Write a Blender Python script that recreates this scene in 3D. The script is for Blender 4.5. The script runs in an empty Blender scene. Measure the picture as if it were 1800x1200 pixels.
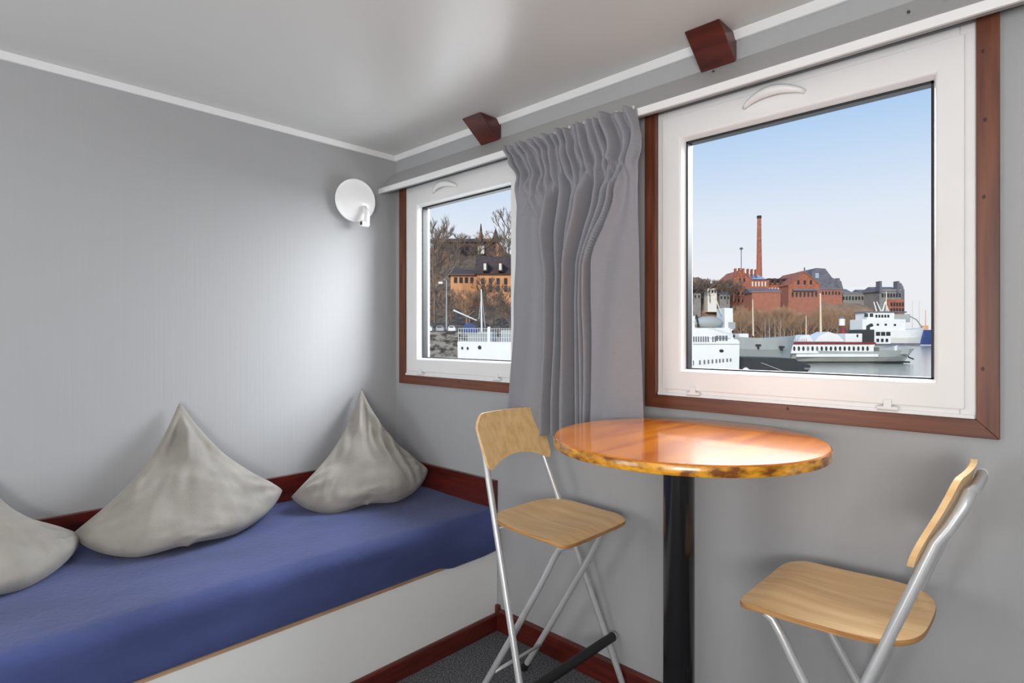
import bpy, math, random
from mathutils import Vector, Matrix, noise
random.seed(7)
PI = math.pi
D = bpy.data
SC = bpy.context.scene
COL = SC.collection

# ------------------------------------------------------------------ camera
F_PX = 1018.5                      # focal length in pixels of an 1800 px wide frame
YAW = math.radians(43.75)          # the camera looks this far left of +y
EYE = Vector((2.506, -1.75, 1.251))
cam = D.cameras.new('camera'); cam.sensor_width = 36; cam.lens = F_PX / 1800 * 36
cam.shift_y = -10 / 1800
cam.clip_start = 0.02; cam.clip_end = 3000
co = D.objects.new('camera', cam); COL.objects.link(co)
co.location = EYE; co.rotation_euler = (PI / 2, 0, YAW)
SC.camera = co

# ------------------------------------------------------------------ light and exposure
SC.view_settings.view_transform = 'Standard'; SC.view_settings.look = 'None'
SC.view_settings.gamma = 1; SC.view_settings.use_curve_mapping = False
SC.view_settings.exposure = 0.0
def srgb(r, g, b):
    f = lambda c: (c / 255 / 12.92) if c / 255 <= .04045 else ((c / 255 + .055) / 1.055) ** 2.4
    return (f(r), f(g), f(b), 1)
w = D.worlds.new('sky'); SC.world = w; w.use_nodes = True
nt = w.node_tree; nt.nodes.clear()
tc = nt.nodes.new('ShaderNodeTexCoord'); sx = nt.nodes.new('ShaderNodeSeparateXYZ')
rp = nt.nodes.new('ShaderNodeValToRGB'); bg = nt.nodes.new('ShaderNodeBackground'); wo = nt.nodes.new('ShaderNodeOutputWorld')
nt.links.new(tc.outputs['Generated'], sx.inputs[0]); nt.links.new(sx.outputs['Z'], rp.inputs[0])
nt.links.new(rp.outputs[0], bg.inputs[0]); nt.links.new(bg.outputs[0], wo.inputs[0])
el = rp.color_ramp.elements
el[0].position = 0.0; el[0].color = srgb(238, 239, 243)
el[1].position = 1.0; el[1].color = srgb(105, 160, 225)
for p, c in ((.10, (240, 241, 246)), (.19, (226, 235, 248)), (.28, (196, 219, 246)), (.37, (158, 198, 242)), (.55, (135, 182, 236))):
    e = el.new(p); e.color = srgb(*c)
bg.inputs[1].default_value = 1.0
SUN = 2.6
def area(name, loc, target, sx_, sy_, energy, col=(1, 1, 1), spread=180):
    l = D.lights.new(name, 'AREA'); l.shape = 'RECTANGLE'; l.size = sx_; l.size_y = sy_; l.energy = energy; l.color = col
    l.spread = math.radians(spread)
    o = D.objects.new(name, l); COL.objects.link(o); o.location = loc
    o.rotation_euler = (Vector(target) - Vector(loc)).to_track_quat('-Z', 'Y').to_euler()
    return o
s = D.lights.new('sun', 'SUN'); s.energy = SUN; s.angle = math.radians(3); s.color = (1, .93, .84)
so = D.objects.new('sun', s); COL.objects.link(so)
so.rotation_euler = Vector((-.35, 1.0, -.45)).to_track_quat('-Z', 'Y').to_euler()
# daylight of the windows: one at each opening in the window wall; unseen fill areas added behind the camera
area('window_daylight', (2.05, 1.15, 2.35), (1.6, -1.6, .55), 1.7, 1.5, 158, (.95, .975, 1))
area('window_daylight', (.55, 1.15, 2.35), (.45, -1.6, .55), 1.5, 1.5, 115, (.95, .975, 1))
area('window_daylight', (.51, .16, 1.50), (.6, -1.6, 1.2), .66, .76, 4.6, (.96, .98, 1))
area('rear_fill', (2.7, -3.45, 1.25), (.6, -.5, 1.0), 1.1, 1.2, 20, (1, .99, .975))  # added fill towards the room corner; the back wall has no window
area('rear_fill', (.9, -3.45, 1.15), (1.8, -.2, 1.0), 1.0, 1.0, 17, (1, .995, .985))  # second added fill, aimed at the table side, no real source
area('ceiling_fill', (3.2, -2.9, 1.25), (2.6, -2.2, 2.2), .9, .9, 45, (1, .985, .965))  # added fill thrown upwards to brighten the ceiling, no lamp stands here

# ------------------------------------------------------------------ materials
def mat(name, col, rough=.5, metal=0, coat=0, spec=.5, noise_amt=0, noise_scale=(10, 10, 10), col2=None, bump=0, bump_scale=None, detail=4, sheen=0, coat_rough=.03, contrast=(.3, .7)):
    m = D.materials.new(name); m.use_nodes = True; t = m.node_tree; b = t.nodes['Principled BSDF']
    b.inputs['Base Color'].default_value = col; b.inputs['Roughness'].default_value = rough
    b.inputs['Metallic'].default_value = metal; b.inputs['Coat Weight'].default_value = coat
    b.inputs['Coat Roughness'].default_value = coat_rough
    b.inputs['Specular IOR Level'].default_value = spec; b.inputs['Sheen Weight'].default_value = sheen
    c = t.nodes.new('ShaderNodeTexCoord'); mp = t.nodes.new('ShaderNodeMapping'); t.links.new(c.outputs['Object'], mp.inputs[0])
    mp.inputs['Scale'].default_value = noise_scale
    n = t.nodes.new('ShaderNodeTexNoise'); n.inputs['Scale'].default_value = 1; n.inputs['Detail'].default_value = detail
    t.links.new(mp.outputs[0], n.inputs['Vector'])
    r = t.nodes.new('ShaderNodeValToRGB'); t.links.new(n.outputs[0], r.inputs[0])
    c2 = col2 or tuple(list(v * (1 - noise_amt) for v in col[:3]) + [1])
    r.color_ramp.elements[0].position = contrast[0]; r.color_ramp.elements[1].position = contrast[1]
    r.color_ramp.elements[0].color = c2; r.color_ramp.elements[1].color = col
    t.links.new(r.outputs[0], b.inputs['Base Color'])
    if bump:
        mp2 = t.nodes.new('ShaderNodeMapping'); t.links.new(c.outputs['Object'], mp2.inputs[0]); mp2.inputs['Scale'].default_value = bump_scale or noise_scale
        n2 = t.nodes.new('ShaderNodeTexNoise'); n2.inputs['Scale'].default_value = 1; n2.inputs['Detail'].default_value = 3; t.links.new(mp2.outputs[0], n2.inputs['Vector'])
        bp = t.nodes.new('ShaderNodeBump'); bp.inputs['Strength'].default_value = bump; bp.inputs['Distance'].default_value = .01
        t.links.new(n2.outputs[0], bp.inputs['Height']); t.links.new(bp.outputs[0], b.inputs['Normal'])
    return m
M = {}
M['wall'] = mat('grey_wall_paint', srgb(170, 171, 173), .68, noise_amt=.018, noise_scale=(90, 90, 2), bump=.06, bump_scale=(160, 160, 1.5))
M['ceiling'] = mat('white_gloss_ceiling', srgb(224, 224, 221), .29, spec=.5, noise_amt=.02, noise_scale=(3, 3, 3))
M['white_trim'] = mat('white_moulding', srgb(240, 240, 240), .35, noise_amt=.02)
M['pelmet'] = mat('pelmet_grey_paint', srgb(172, 173, 173), .5, noise_amt=.04, noise_scale=(3, 60, 60))
M['upvc'] = mat('white_window_plastic', srgb(238, 238, 238), .25, noise_amt=.015)
M['gasket'] = mat('black_gasket', srgb(28, 30, 34), .5, noise_amt=.1)
M['redwood'] = mat('dark_red_mahogany', srgb(98, 38, 28), .35, coat=.25, col2=srgb(62, 22, 17), noise_scale=(6, 6, 60), bump=.05, coat_rough=.2)
M['redwood_long'] = mat('dark_red_board', srgb(104, 36, 26), .32, coat=.3, col2=srgb(66, 20, 15), noise_scale=(5, 5, 70), coat_rough=.2)
M['frame_h'] = mat('brown_frame_wood_across', srgb(126, 72, 46), .4, coat=.15, col2=srgb(90, 46, 30), noise_scale=(4, 70, 70), coat_rough=.2)
M['frame_v'] = mat('brown_frame_wood_upright', srgb(124, 72, 48), .4, coat=.15, col2=srgb(88, 45, 30), noise_scale=(70, 70, 4), coat_rough=.2)
M['knot'] = mat('wood_knot', srgb(58, 28, 20), .5, noise_amt=.2)
M['birch'] = mat('birch_plywood', srgb(252, 216, 160), .38, coat=.2, col2=srgb(234, 188, 128), noise_scale=(5, 45, 30), bump=.03, coat_rough=.2)
M['birch_edge'] = mat('plywood_edge', srgb(205, 156, 98), .45, col2=srgb(150, 98, 52), noise_scale=(8, 8, 260))
M['tube'] = mat('silver_grey_paint', srgb(205, 206, 208), .3, metal=.35, noise_amt=.03)
M['rubber'] = mat('black_rubber', srgb(34, 34, 36), .55, noise_amt=.2)
M['tabletop'] = mat('orange_varnished_veneer', srgb(222, 132, 0), .25, coat=.85, col2=srgb(172, 78, 0), noise_scale=(30, 3.2, 30), coat_rough=.07, spec=.5)
M['table_edge'] = mat('burl_table_edge', srgb(226, 158, 30), .3, coat=.8, col2=srgb(120, 66, 12), noise_scale=(26, 26, 60), contrast=(.38, .6), coat_rough=.1)
M['black_metal'] = mat('black_enamelled_steel', srgb(17, 17, 19), .22, coat=.5, noise_amt=.1, coat_rough=.12)
M['blue'] = mat('blue_velour', srgb(68, 80, 134), .9, sheen=.12, col2=srgb(50, 61, 108), noise_scale=(3.5, 2.2, 6), bump=.25, bump_scale=(60, 60, 60), contrast=(.35, .68))
M['pillow'] = mat('warm_grey_velvet', srgb(152, 148, 141), .85, sheen=.2, col2=srgb(134, 130, 124), noise_scale=(9, 9, 9), bump=.15, bump_scale=(180, 180, 180))
M['curtain'] = mat('grey_curtain_cloth', srgb(141, 141, 147), .75, sheen=.2, noise_amt=.06, noise_scale=(40, 40, 300), bump=.08, bump_scale=(500, 500, 500))
M['panel'] = mat('light_grey_panel', srgb(232, 233, 232), .5, noise_amt=.03, noise_scale=(3, 3, 3))
M['panel_edge'] = mat('raw_wood_strip', srgb(196, 160, 128), .6, noise_amt=.3, noise_scale=(60, 6, 60))
M['carpet'] = mat('grey_speckled_carpet', srgb(122, 124, 128), .95, col2=srgb(48, 49, 53), noise_scale=(170, 170, 170), bump=.7, bump_scale=(260, 260, 260), contrast=(.36, .62), detail=2)
M['lamp_white'] = mat('white_enamel', srgb(243, 243, 243), .2, noise_amt=.01)
M['dark_hole'] = mat('dark_plastic', srgb(70, 72, 74), .5, noise_amt=.1)
M['hinge'] = mat('grey_steel', srgb(150, 152, 156), .3, metal=.7, noise_amt=.05)
# outdoors
M['brick'] = mat('red_brick', srgb(186, 118, 92), .9, col2=srgb(148, 90, 70), noise_scale=(.5, .5, .5))
M['orange_wall'] = mat('ochre_plaster', srgb(230, 166, 116), .9, noise_amt=.2, noise_scale=(.6, .6, .6))
M['slate'] = mat('slate_roof', srgb(122, 122, 130), .8, noise_amt=.35, noise_scale=(.4, .4, .4))
M['dark_roof'] = mat('dark_tiled_roof', srgb(92, 74, 68), .9, noise_amt=.4, noise_scale=(1.2, 1.2, 1.2))
M['pale_roof'] = mat('pale_blue_metal_roof', srgb(176, 190, 206), .6, noise_amt=.15, noise_scale=(.3, .3, .3))
M['stone_b'] = mat('grey_stone_facade', srgb(150, 146, 140), .9, noise_amt=.3, noise_scale=(.4, .4, .4))
M['pane'] = mat('dark_window_pane', srgb(40, 42, 46), .25, noise_amt=.1)
M['off_white'] = mat('white_window_frame', srgb(232, 228, 216), .7, noise_amt=.05)  # even off-white for window frames, a house wall and a bay
M['ship_white'] = mat('white_ship_paint', srgb(240, 240, 236), .5, noise_amt=.08, noise_scale=(.6, .6, .6))
M['ship_grey'] = mat('grey_ship_paint', srgb(176, 180, 176), .6, noise_amt=.15, noise_scale=(.6, .6, .6))
M['ship_dark'] = mat('black_hull_paint', srgb(30, 36, 36), .6, noise_amt=.4, noise_scale=(.8, .8, .8))
M['ship_red'] = mat('dark_red_ship_paint', srgb(130, 30, 36), .5, noise_amt=.2)
M['ship_blue'] = mat('blue_boat_paint', srgb(52, 74, 130), .5, noise_amt=.2)
M['mast'] = mat('pale_mast_wood', srgb(232, 216, 186), .6, noise_amt=.1)
M['branch'] = mat('bare_branch_bark', srgb(140, 120, 104), .95, noise_amt=.3, noise_scale=(.5, .5, .5))
M['branch_warm'] = mat('reddish_brown_twigs', srgb(184, 146, 112), .95, noise_amt=.3, noise_scale=(.5, .5, .5))
M['hill'] = mat('winter_hillside', srgb(150, 128, 104), 1, col2=srgb(70, 58, 50), noise_scale=(.35, .35, .5), detail=8, bump=.8, bump_scale=(1, 1, 1))
M['hill_far'] = mat('brown_scrub_slope', srgb(172, 140, 110), 1, col2=srgb(126, 98, 74), noise_scale=(.16, .16, .3), detail=8)
M['quay'] = mat('rough_quay_stone', srgb(150, 144, 134), .95, col2=srgb(62, 58, 54), noise_scale=(1.6, 1.6, 3), detail=5, contrast=(.4, .6))
M['water'] = mat('harbour_water', srgb(196, 190, 168), .14, spec=.5, noise_amt=.1, noise_scale=(.1, .1, .1), bump=.05, bump_scale=(.9, .9, .9))
g = D.materials.new('window_glass'); g.use_nodes = True; t = g.node_tree; t.nodes.clear()
go = t.nodes.new('ShaderNodeOutputMaterial'); mx = t.nodes.new('ShaderNodeMixShader'); tr = t.nodes.new('ShaderNodeBsdfTransparent'); gl = t.nodes.new('ShaderNodeBsdfGlossy'); fr = t.nodes.new('ShaderNodeFresnel')
tr.inputs[0].default_value = (.985, .99, .99, 1); gl.inputs['Roughness'].default_value = 0.0; fr.inputs[0].default_value = 1.12
t.links.new(fr.outputs[0], mx.inputs[0]); t.links.new(tr.outputs[0], mx.inputs[1]); t.links.new(gl.outputs[0], mx.inputs[2]); t.links.new(mx.outputs[0], go.inputs[0])
M['glass'] = g

# ------------------------------------------------------------------ mesh helpers
class MB:
    def __init__(s): s.v = []; s.f = []
    def add(s, vs, fs):
        n = len(s.v); s.v += [tuple(q) for q in vs]; s.f += [tuple(i + n for i in q) for q in fs]; return s
    def box(s, a, b):
        x0, x1 = sorted((a[0], b[0])); y0, y1 = sorted((a[1], b[1])); z0, z1 = sorted((a[2], b[2]))
        return s.add([(x0, y0, z0), (x1, y0, z0), (x1, y1, z0), (x0, y1, z0), (x0, y0, z1), (x1, y0, z1), (x1, y1, z1), (x0, y1, z1)],
                     [(3, 2, 1, 0), (4, 5, 6, 7), (0, 1, 5, 4), (1, 2, 6, 5), (2, 3, 7, 6), (3, 0, 4, 7)])
    def prism(s, prof, axis, a, b):          # prof: 2D outline counter-clockwise, extruded along axis from a to b
        def p3(p, q): return {'x': (q, p[0], p[1]), 'y': (p[0], q, p[1]), 'z': (p[0], p[1], q)}[axis]
        n = len(prof); vs = [p3(p, a) for p in prof] + [p3(p, b) for p in prof]
        fs = [tuple(range(n))[::-1], tuple(range(n, 2 * n))] + [(i, (i + 1) % n, n + (i + 1) % n, n + i) for i in range(n)]
        return s.add(vs, fs)
    def tube(s, pts, r, n=12, cap=True):
        pts = [Vector(p) for p in pts]; rs = r if isinstance(r, (list, tuple)) else [r] * len(pts)
        ref = None; vs = []
        for i, p in enumerate(pts):
            tg = (pts[min(i + 1, len(pts) - 1)] - pts[max(i - 1, 0)]).normalized()
            if ref is None: ref = tg.orthogonal().normalized()
            ref = (ref - tg * ref.dot(tg)).normalized(); bi = tg.cross(ref)
            vs += [p + (ref * math.cos(2 * PI * k / n) + bi * math.sin(2 * PI * k / n)) * rs[i] for k in range(n)]
        fs = []
        for i in range(len(pts) - 1):
            for k in range(n):
                a = i * n + k; b = i * n + (k + 1) % n; fs.append((a, b, b + n, a + n))
        if cap: fs += [tuple(range(n))[::-1], tuple(range((len(pts) - 1) * n, len(pts) * n))]
        return s.add(vs, fs)
    def lathe(s, prof, c=(0, 0, 0), n=48, cap=True):      # prof: (r, z) from the bottom up
        vs = [(c[0] + r * math.cos(2 * PI * k / n), c[1] + r * math.sin(2 * PI * k / n), c[2] + z) for r, z in prof for k in range(n)]
        fs = [(i * n + k, i * n + (k + 1) % n, (i + 1) * n + (k + 1) % n, (i + 1) * n + k) for i in range(len(prof) - 1) for k in range(n)]
        if cap: fs += [tuple(range(n))[::-1], tuple(range((len(prof) - 1) * n, len(prof) * n))]
        return s.add(vs, fs)
    def grid(s, fn, nu, nv):
        vs = [fn(i / nu, j / nv) for j in range(nv + 1) for i in range(nu + 1)]
        fs = [(j * (nu + 1) + i, j * (nu + 1) + i + 1, (j + 1) * (nu + 1) + i + 1, (j + 1) * (nu + 1) + i) for j in range(nv) for i in range(nu)]
        return s.add(vs, fs)
ORG = {}
def obj(name, mb, m, parent=None, smooth=False, bevel=0, local=False, subsurf=0, solid=0, angle=None):
    me = D.meshes.new(name); off = (0, 0, 0)
    if parent is not None and not local: off = ORG.get(parent.name, (0, 0, 0))
    me.from_pydata([(a - off[0], b - off[1], c - off[2]) for a, b, c in mb.v], [], mb.f); me.update()
    me.materials.append(m)
    o = D.objects.new(name, me); COL.objects.link(o)
    if parent is not None:
        o.parent = parent
        ORG[o.name] = off
    if smooth:
        for p in me.polygons: p.use_smooth = True
        if angle: me.set_sharp_from_angle(angle=math.radians(angle))
    if solid:
        q = o.modifiers.new('solid', 'SOLIDIFY'); q.thickness = solid; q.offset = 0
    if bevel:
        q = o.modifiers.new('bevel', 'BEVEL'); q.width = bevel; q.segments = 2; q.limit_method = 'ANGLE'; q.angle_limit = math.radians(35)
    if subsurf:
        q = o.modifiers.new('sub', 'SUBSURF'); q.levels = subsurf; q.render_levels = subsurf
    return o
def tag(o, label=None, cat=None, group=None, kind=None):
    if label: o['label'] = label
    if cat: o['category'] = cat
    if group: o['group'] = group
    if kind: o['kind'] = kind
    return o
def thing(name, loc, label, cat, group=None, kind=None, rz=0):
    o = D.objects.new(name, None); COL.objects.link(o); o.location = loc; o.rotation_euler = (0, 0, rz)
    o.empty_display_size = .05; ORG[o.name] = tuple(loc)
    return tag(o, label, cat, group, kind)
def dup(root, loc, rz, label):
    r = root.copy(); COL.objects.link(r); r.location = loc; r.rotation_euler = (0, 0, rz); r['label'] = label
    def rec(src, dst):
        for ch in list(src.children):
            if ch == dst: continue
            c = ch.copy(); COL.objects.link(c); c.parent = dst; rec(ch, c)
    rec(root, r)
    return r
def st(name, mb, m, label, cat='structure', **k):
    o = obj(name, mb, m, **k); tag(o, label, cat, kind='structure'); return o
def ss(a, b, x):
    t_ = max(0, min(1, (x - a) / (b - a))); return t_ * t_ * (3 - 2 * t_)

# ------------------------------------------------------------------ room shell
RX, RY, CH = 4.3, -3.6, 2.17
W1 = (.094, .935, 1.054, 1.993)     # window openings: x0, x1, z0, z1
W2 = (1.513, 2.353, 1.054, 1.993)
st('floor', MB().box((0, RY, -.1), (RX, .0, 0)), M['carpet'], 'dark grey speckled carpet on the cabin floor', 'floor')
st('ceiling', MB().box((-.12, RY - .12, CH), (RX + .12, .12, CH + .1)), M['ceiling'], 'glossy white cabin ceiling', 'ceiling')
st('wall_left', MB().box((-.12, RY - .12, -.1), (0, .12, CH)), M['wall'], 'plain grey wall behind the blue bench', 'wall')
st('wall_right', MB().box((RX, RY - .12, -.1), (RX + .12, .12, CH)), M['wall'], 'grey wall at the far right, outside the view', 'wall')
st('wall_back', MB().box((0, RY - .12, -.1), (RX, RY, CH)), M['wall'], 'grey wall behind the camera', 'wall')
b = MB()
for x0, x1 in ((0, W1[0]), (W1[1], W2[0]), (W2[1], RX)): b.box((x0, 0, -.1), (x1, .12, CH))
for q in (W1, W2):
    b.box((q[0], 0, -.1), (q[1], .12, q[2])); b.box((q[0], 0, q[3]), (q[1], .12, CH))
st('wall_window', b, M['wall'], 'grey wall with the two windows', 'wall')
# ceiling mouldings
def cove(axis, a, b_, sgn):
    prof = [(0, 2.148), (.012, 2.148), (.030, 2.170), (0, 2.170)]
    if axis == 'y': return MB().prism(prof, 'y', a, b_)
    return MB().prism([(-p[0], p[1]) for p in prof][::-1], 'x', a, b_)
st('trim_1', cove('y', RY, -.0, 1), M['white_trim'], 'thin white ceiling moulding above the bench wall', 'moulding', bevel=.002)
b = cove('x', .012, RX, 1)
st('trim_2', b, M['white_trim'], 'thin white ceiling moulding above the windows', 'moulding', bevel=.002)
# baseboard of the window wall
st('baseboard_window', MB().prism([(0, 0), (0, .09), (-.010, .09), (-.016, .082), (-.016, 0)], 'x', .765, RX), M['redwood_long'], 'dark red baseboard under the table', 'baseboard')

# ------------------------------------------------------------------ windows
def window(n, W, gx, label, flabel):
    root = thing('window_%d' % n, (W[0], 0, W[2]), label, 'window', kind='structure')
    x0, x1, z0, z1 = W
    # white outer frame
    b = MB()
    fw = .032
    b.box((x0, -.004, z0), (x0 + fw, .07, z1)); b.box((x1 - fw, -.004, z0), (x1, .07, z1))
    b.box((x0 + fw, -.004, z0), (x1 - fw, .07, z0 + .026)); b.box((x0 + fw, -.004, z1 - fw), (x1 - fw, .07, z1))
    obj('window_frame', b, M['upvc'], root, bevel=.003)
    # sash with sloping glazing bead
    gx0, gx1 = gx; gz0, gz1 = 1.143, 1.886
    sx0, sx1, sz0, sz1 = x0 + .022, x1 - .022, z0 + .022, z1 - .024
    def loop(xa, xb, za, zb, y): return [(xa, y, za), (xb, y, za), (xb, y, zb), (xa, y, zb)]
    bw = .010
    rings = [loop(sx0, sx1, sz0, sz1, .02), loop(sx0, sx1, sz0, sz1, -.014), loop(gx0 - bw, gx1 + bw, gz0 - bw, gz1 + bw, -.014),
             loop(gx0 - bw * .6, gx1 + bw * .6, gz0 - bw * .6, gz1 + bw * .6, -.009), loop(gx0, gx1, gz0, gz1, .014), loop(gx0, gx1, gz0, gz1, .06)]
    vs = [p for r in rings for p in r]; fs = []
    for i in range(len(rings) - 1):
        for k in range(4): a = i * 4 + k; c = i * 4 + (k + 1) % 4; fs.append((a, c, c + 4, a + 4))
    sash = obj('sash', MB().add(vs, fs), M['upvc'], root, bevel=.002)
    b = MB(); q = .006
    for xa, xb, za, zb in ((gx0, gx0 + q, gz0, gz1), (gx1 - q, gx1, gz0, gz1), (gx0, gx1, gz0, gz0 + q * .6), (gx0, gx1, gz1 - q * 1.2, gz1)):
        b.box((xa, .015, za), (xb, .045, zb))
    obj('gasket', b, M['gasket'], sash)
    obj('glass_pane', MB().box((gx0, .030, gz0), (gx1, .034, gz1)), M['glass'], root)
    # arched grip on the top rail
    hx = (x0 + x1) / 2 - .04 if n == 2 else .415
    pts = []
    for i in range(17):
        a = i / 16; pts.append((hx - .085 + .17 * a, -.016 - .022 * math.sin(PI * a) ** .6, 1.932 + .022 * math.sin(PI * a) ** .8))
    b = MB().tube(pts, [.006 + .008 * math.sin(PI * i / 16) for i in range(17)], 10)
    obj('handle', b, M['upvc'], root, smooth=True)
    for k, hxx in enumerate((x0 + .11, x1 - .20)):
        b = MB().tube([(hxx, -.016, z0 + .012), (hxx + .045, -.016, z0 + .012)], .006, 10)
        b.box((hxx + .014, -.022, z0 + .012), (hxx + .031, -.014, z0 + .035))
        obj('hinge', b, M['upvc'], root, smooth=True, angle=40)
    obj('sill_lip', MB().box((x0 + .004, -.012, z0 + .001), (x1 - .004, -.004, z0 + .010)), M['upvc'], root)
    # wood surround
    t_ = .042; y0 = -.018
    so_ = [('frame_v', x0 - t_, x0, z0 - t_, z1 + .02), ('frame_v', x1, x1 + t_, z0 - t_, z1 + .02)]
    sur = obj('wood_surround', MB().prism([(x0 - t_, z0 - t_), (x0, z0), (x0, z1 + .02), (x0 - t_, z1 + .02)], 'y', y0, 0), M['frame_v'], root, bevel=.0015)
    obj('wood_surround', MB().prism([(x1, z0), (x1 + t_, z0 - t_), (x1 + t_, z1 + .02), (x1, z1 + .02)], 'y', y0, 0), M['frame_v'], root, bevel=.0015)
    obj('wood_surround', MB().prism([(x0 - t_, z0 - t_), (x1 + t_, z0 - t_), (x1, z0), (x0, z0)], 'y', y0, 0), M['frame_h'], root, bevel=.0015)
    kn = [(x0 + .42, z0 - .010), (x1 + .012, z0 + .12), (x1 + .014, z0 + .52), (x1 + .012, z1 - .08), (x1 + .016, z1 - .24)]
    for kx, kz in kn[:5 if n == 2 else 1]:
        c = MB().add([(kx + .0035 * math.cos(a * PI / 5), y0 - .0008, kz + .005 * math.sin(a * PI / 5)) for a in range(10)], [tuple(range(10))])
        tag(obj('knot', c, M['knot'], root))
    return root
window(1, W1, (.202, .828), 'white window nearest the room corner, half covered by the curtain', '')
window(2, W2, (1.606, 2.268), 'large white window above the round table', '')

# ------------------------------------------------------------------ pelmet, rail and brackets
pel = thing('pelmet', (2.1, 0, 2.0), 'long grey sloping pelmet board above both windows', 'pelmet')
obj('board', MB().prism([(-.001, 2.092), (-.106, 1.992), (-.098, 1.984), (-.001, 2.076)], 'x', .001, RX - .001), M['pelmet'], pel)
obj('underside', MB().box((.001, -.0975, 1.972), (RX - .001, -.0705, 1.981)), M['pelmet'], pel)
rail = obj('white_edge', MB().box((.001, -.108, 1.966), (RX - .001, -.098, 1.990)), M['white_trim'], pel, bevel=.001)
for kx, ky, kz in ((2.227, -.055, 2.043), (2.30, -.05, 2.05), (1.72, -.03, 2.066)):
    c = MB().tube([(kx, ky - .006, kz - .001), (kx, ky + .004, kz - .002)], .0035, 8)
    obj('screw_hole', c, M['dark_hole'], pel)
def bracket(x0, x1, label):
    b = MB().prism([(-.0005, 2.093), (-.0005, 2.1695), (-.125, 2.1695), (-.012, 2.082)], 'x', x0, x1)
    o = obj('wooden_bracket', b, M['redwood'], bevel=.003)
    return tag(o, label, 'bracket', 'dark red ceiling brackets over the windows')
bracket(.655, .768, 'dark red wooden bracket over the left window, nearest the corner')
bracket(1.670, 1.780, 'dark red wooden bracket above the big right window')

# ------------------------------------------------------------------ curtain
def curve(pts, v):
    for i in range(len(pts) - 1):
        if v <= pts[i + 1][0]:
            a = (v - pts[i][0]) / (pts[i + 1][0] - pts[i][0]); a = a * a * (3 - 2 * a); return pts[i][1] + (pts[i + 1][1] - pts[i][1]) * a
    return pts[-1][1]
XL = [(0, .905), (.06, .945), (.14, .988), (.35, .982), (.6, .965), (1, .918)]
XR = [(0, 1.500), (.08, 1.516), (.2, 1.518), (.5, 1.522), (1, 1.540)]
LE = [(0, .22), (.10, .20), (.20, .28), (.32, .24), (.5, .30), (1, .33)]
RE = [(0, .80), (.10, .78), (.17, .90), (.24, .86), (.46, .67), (1, .67)]
MIDG = [0, .16, .30, .44, .60, .72, .87, 1]
TOPG = [0, .045, .10, .155, .21, .265, .325, .375, .43, .49, .545, .60, .66, .72, .78, .86, .93, 1]
def folds(g, u, amp, p=.7):
    for i in range(len(g) - 1):
        if u <= g[i + 1] + 1e-9:
            s_ = (u - g[i]) / (g[i + 1] - g[i]); return amp * (.75 + .25 * math.sin(i * 2.3 + 1)) * min(1, (g[i + 1] - g[i]) / .09) * max(0, (math.sin(PI * s_) - .4) / .6) ** p
    return 0
def curt(u, v):
    x = curve(XL, v) + (curve(XR, v) - curve(XL, v)) * u
    # the tape and gathers at the top lean over, the folds below fall straight
    top = folds(TOPG, min(1, max(0, u + .012 * math.sin(v * 34 + u * 9))), .062, .9) + .006 * noise.noise((u * 40, v * 18, 2))
    le, re = curve(LE, v), curve(RE, v)
    if u < le:
        s_ = u / le; d = .034 * math.sin(PI * s_ ** .8) ** .6 + .007 * math.sin(s_ * 9 + v * 3)
    elif u > re:
        s_ = (u - re) / (1 - re); d = .058 * min(1, s_ * 12) ** .6 * (1 - .6 * s_) + .006 * math.sin(s_ * 8 + v * 5)
    else:
        s_ = (u - le) / (re - le); s2 = min(1, max(0, s_ + .022 * math.sin(v * 7 + s_ * 5)))
        d = folds(MIDG, s2, .095, .8) - .032
    w_ = ss(.13, .24, v + .03 * noise.noise((u * 6, 1, 0)))
    dd = top * (1 - w_) + d * w_
    # bulges where the tape ends
    dd += .016 * math.exp(-((v - .165) / .035) ** 2) * (1 if (u < le or u > re - .05) else .35)
    # slanting creases in the upper left part
    dd += .012 * math.exp(-((u - .05 - (v - .10) * 1.0) / .025) ** 2) * (1 if .05 < v < .30 else 0) * ss(.05, .1, v) * (1 - ss(.24, .30, v))
    dd += .010 * math.exp(-((u - .26 + (v - .16) * 1.6) / .02) ** 2) * ss(.14, .18, v) * (1 - ss(.24, .32, v))
    dd += .004 * noise.noise((u * 9, v * 5, 5)) + .003 * math.sin(v * 5 + u * 11)
    ztop = 1.990 + .004 * math.sin(u * 55)
    zbot = .885 + .008 * math.sin(u * 20)
    lean = .5 * (.10 * 0)
    return (x + lean, -.116 - dd, ztop + (zbot - ztop) * v)
cur = thing('curtain', (1.22, -.12, .88), 'gathered grey cloth curtain hanging between the two windows', 'curtain')
obj('cloth', MB().grid(curt, 280, 130), M['curtain'], cur, smooth=True, solid=.002)
for i in range(9):
    x = .96 + i * .066
    b = MB().tube([(x, -.1095, 1.996), (x, -.116, 1.998), (x + .002, -.118, 1.985)], .0022, 6)
    obj('hook', b, M['white_trim'], cur)

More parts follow.
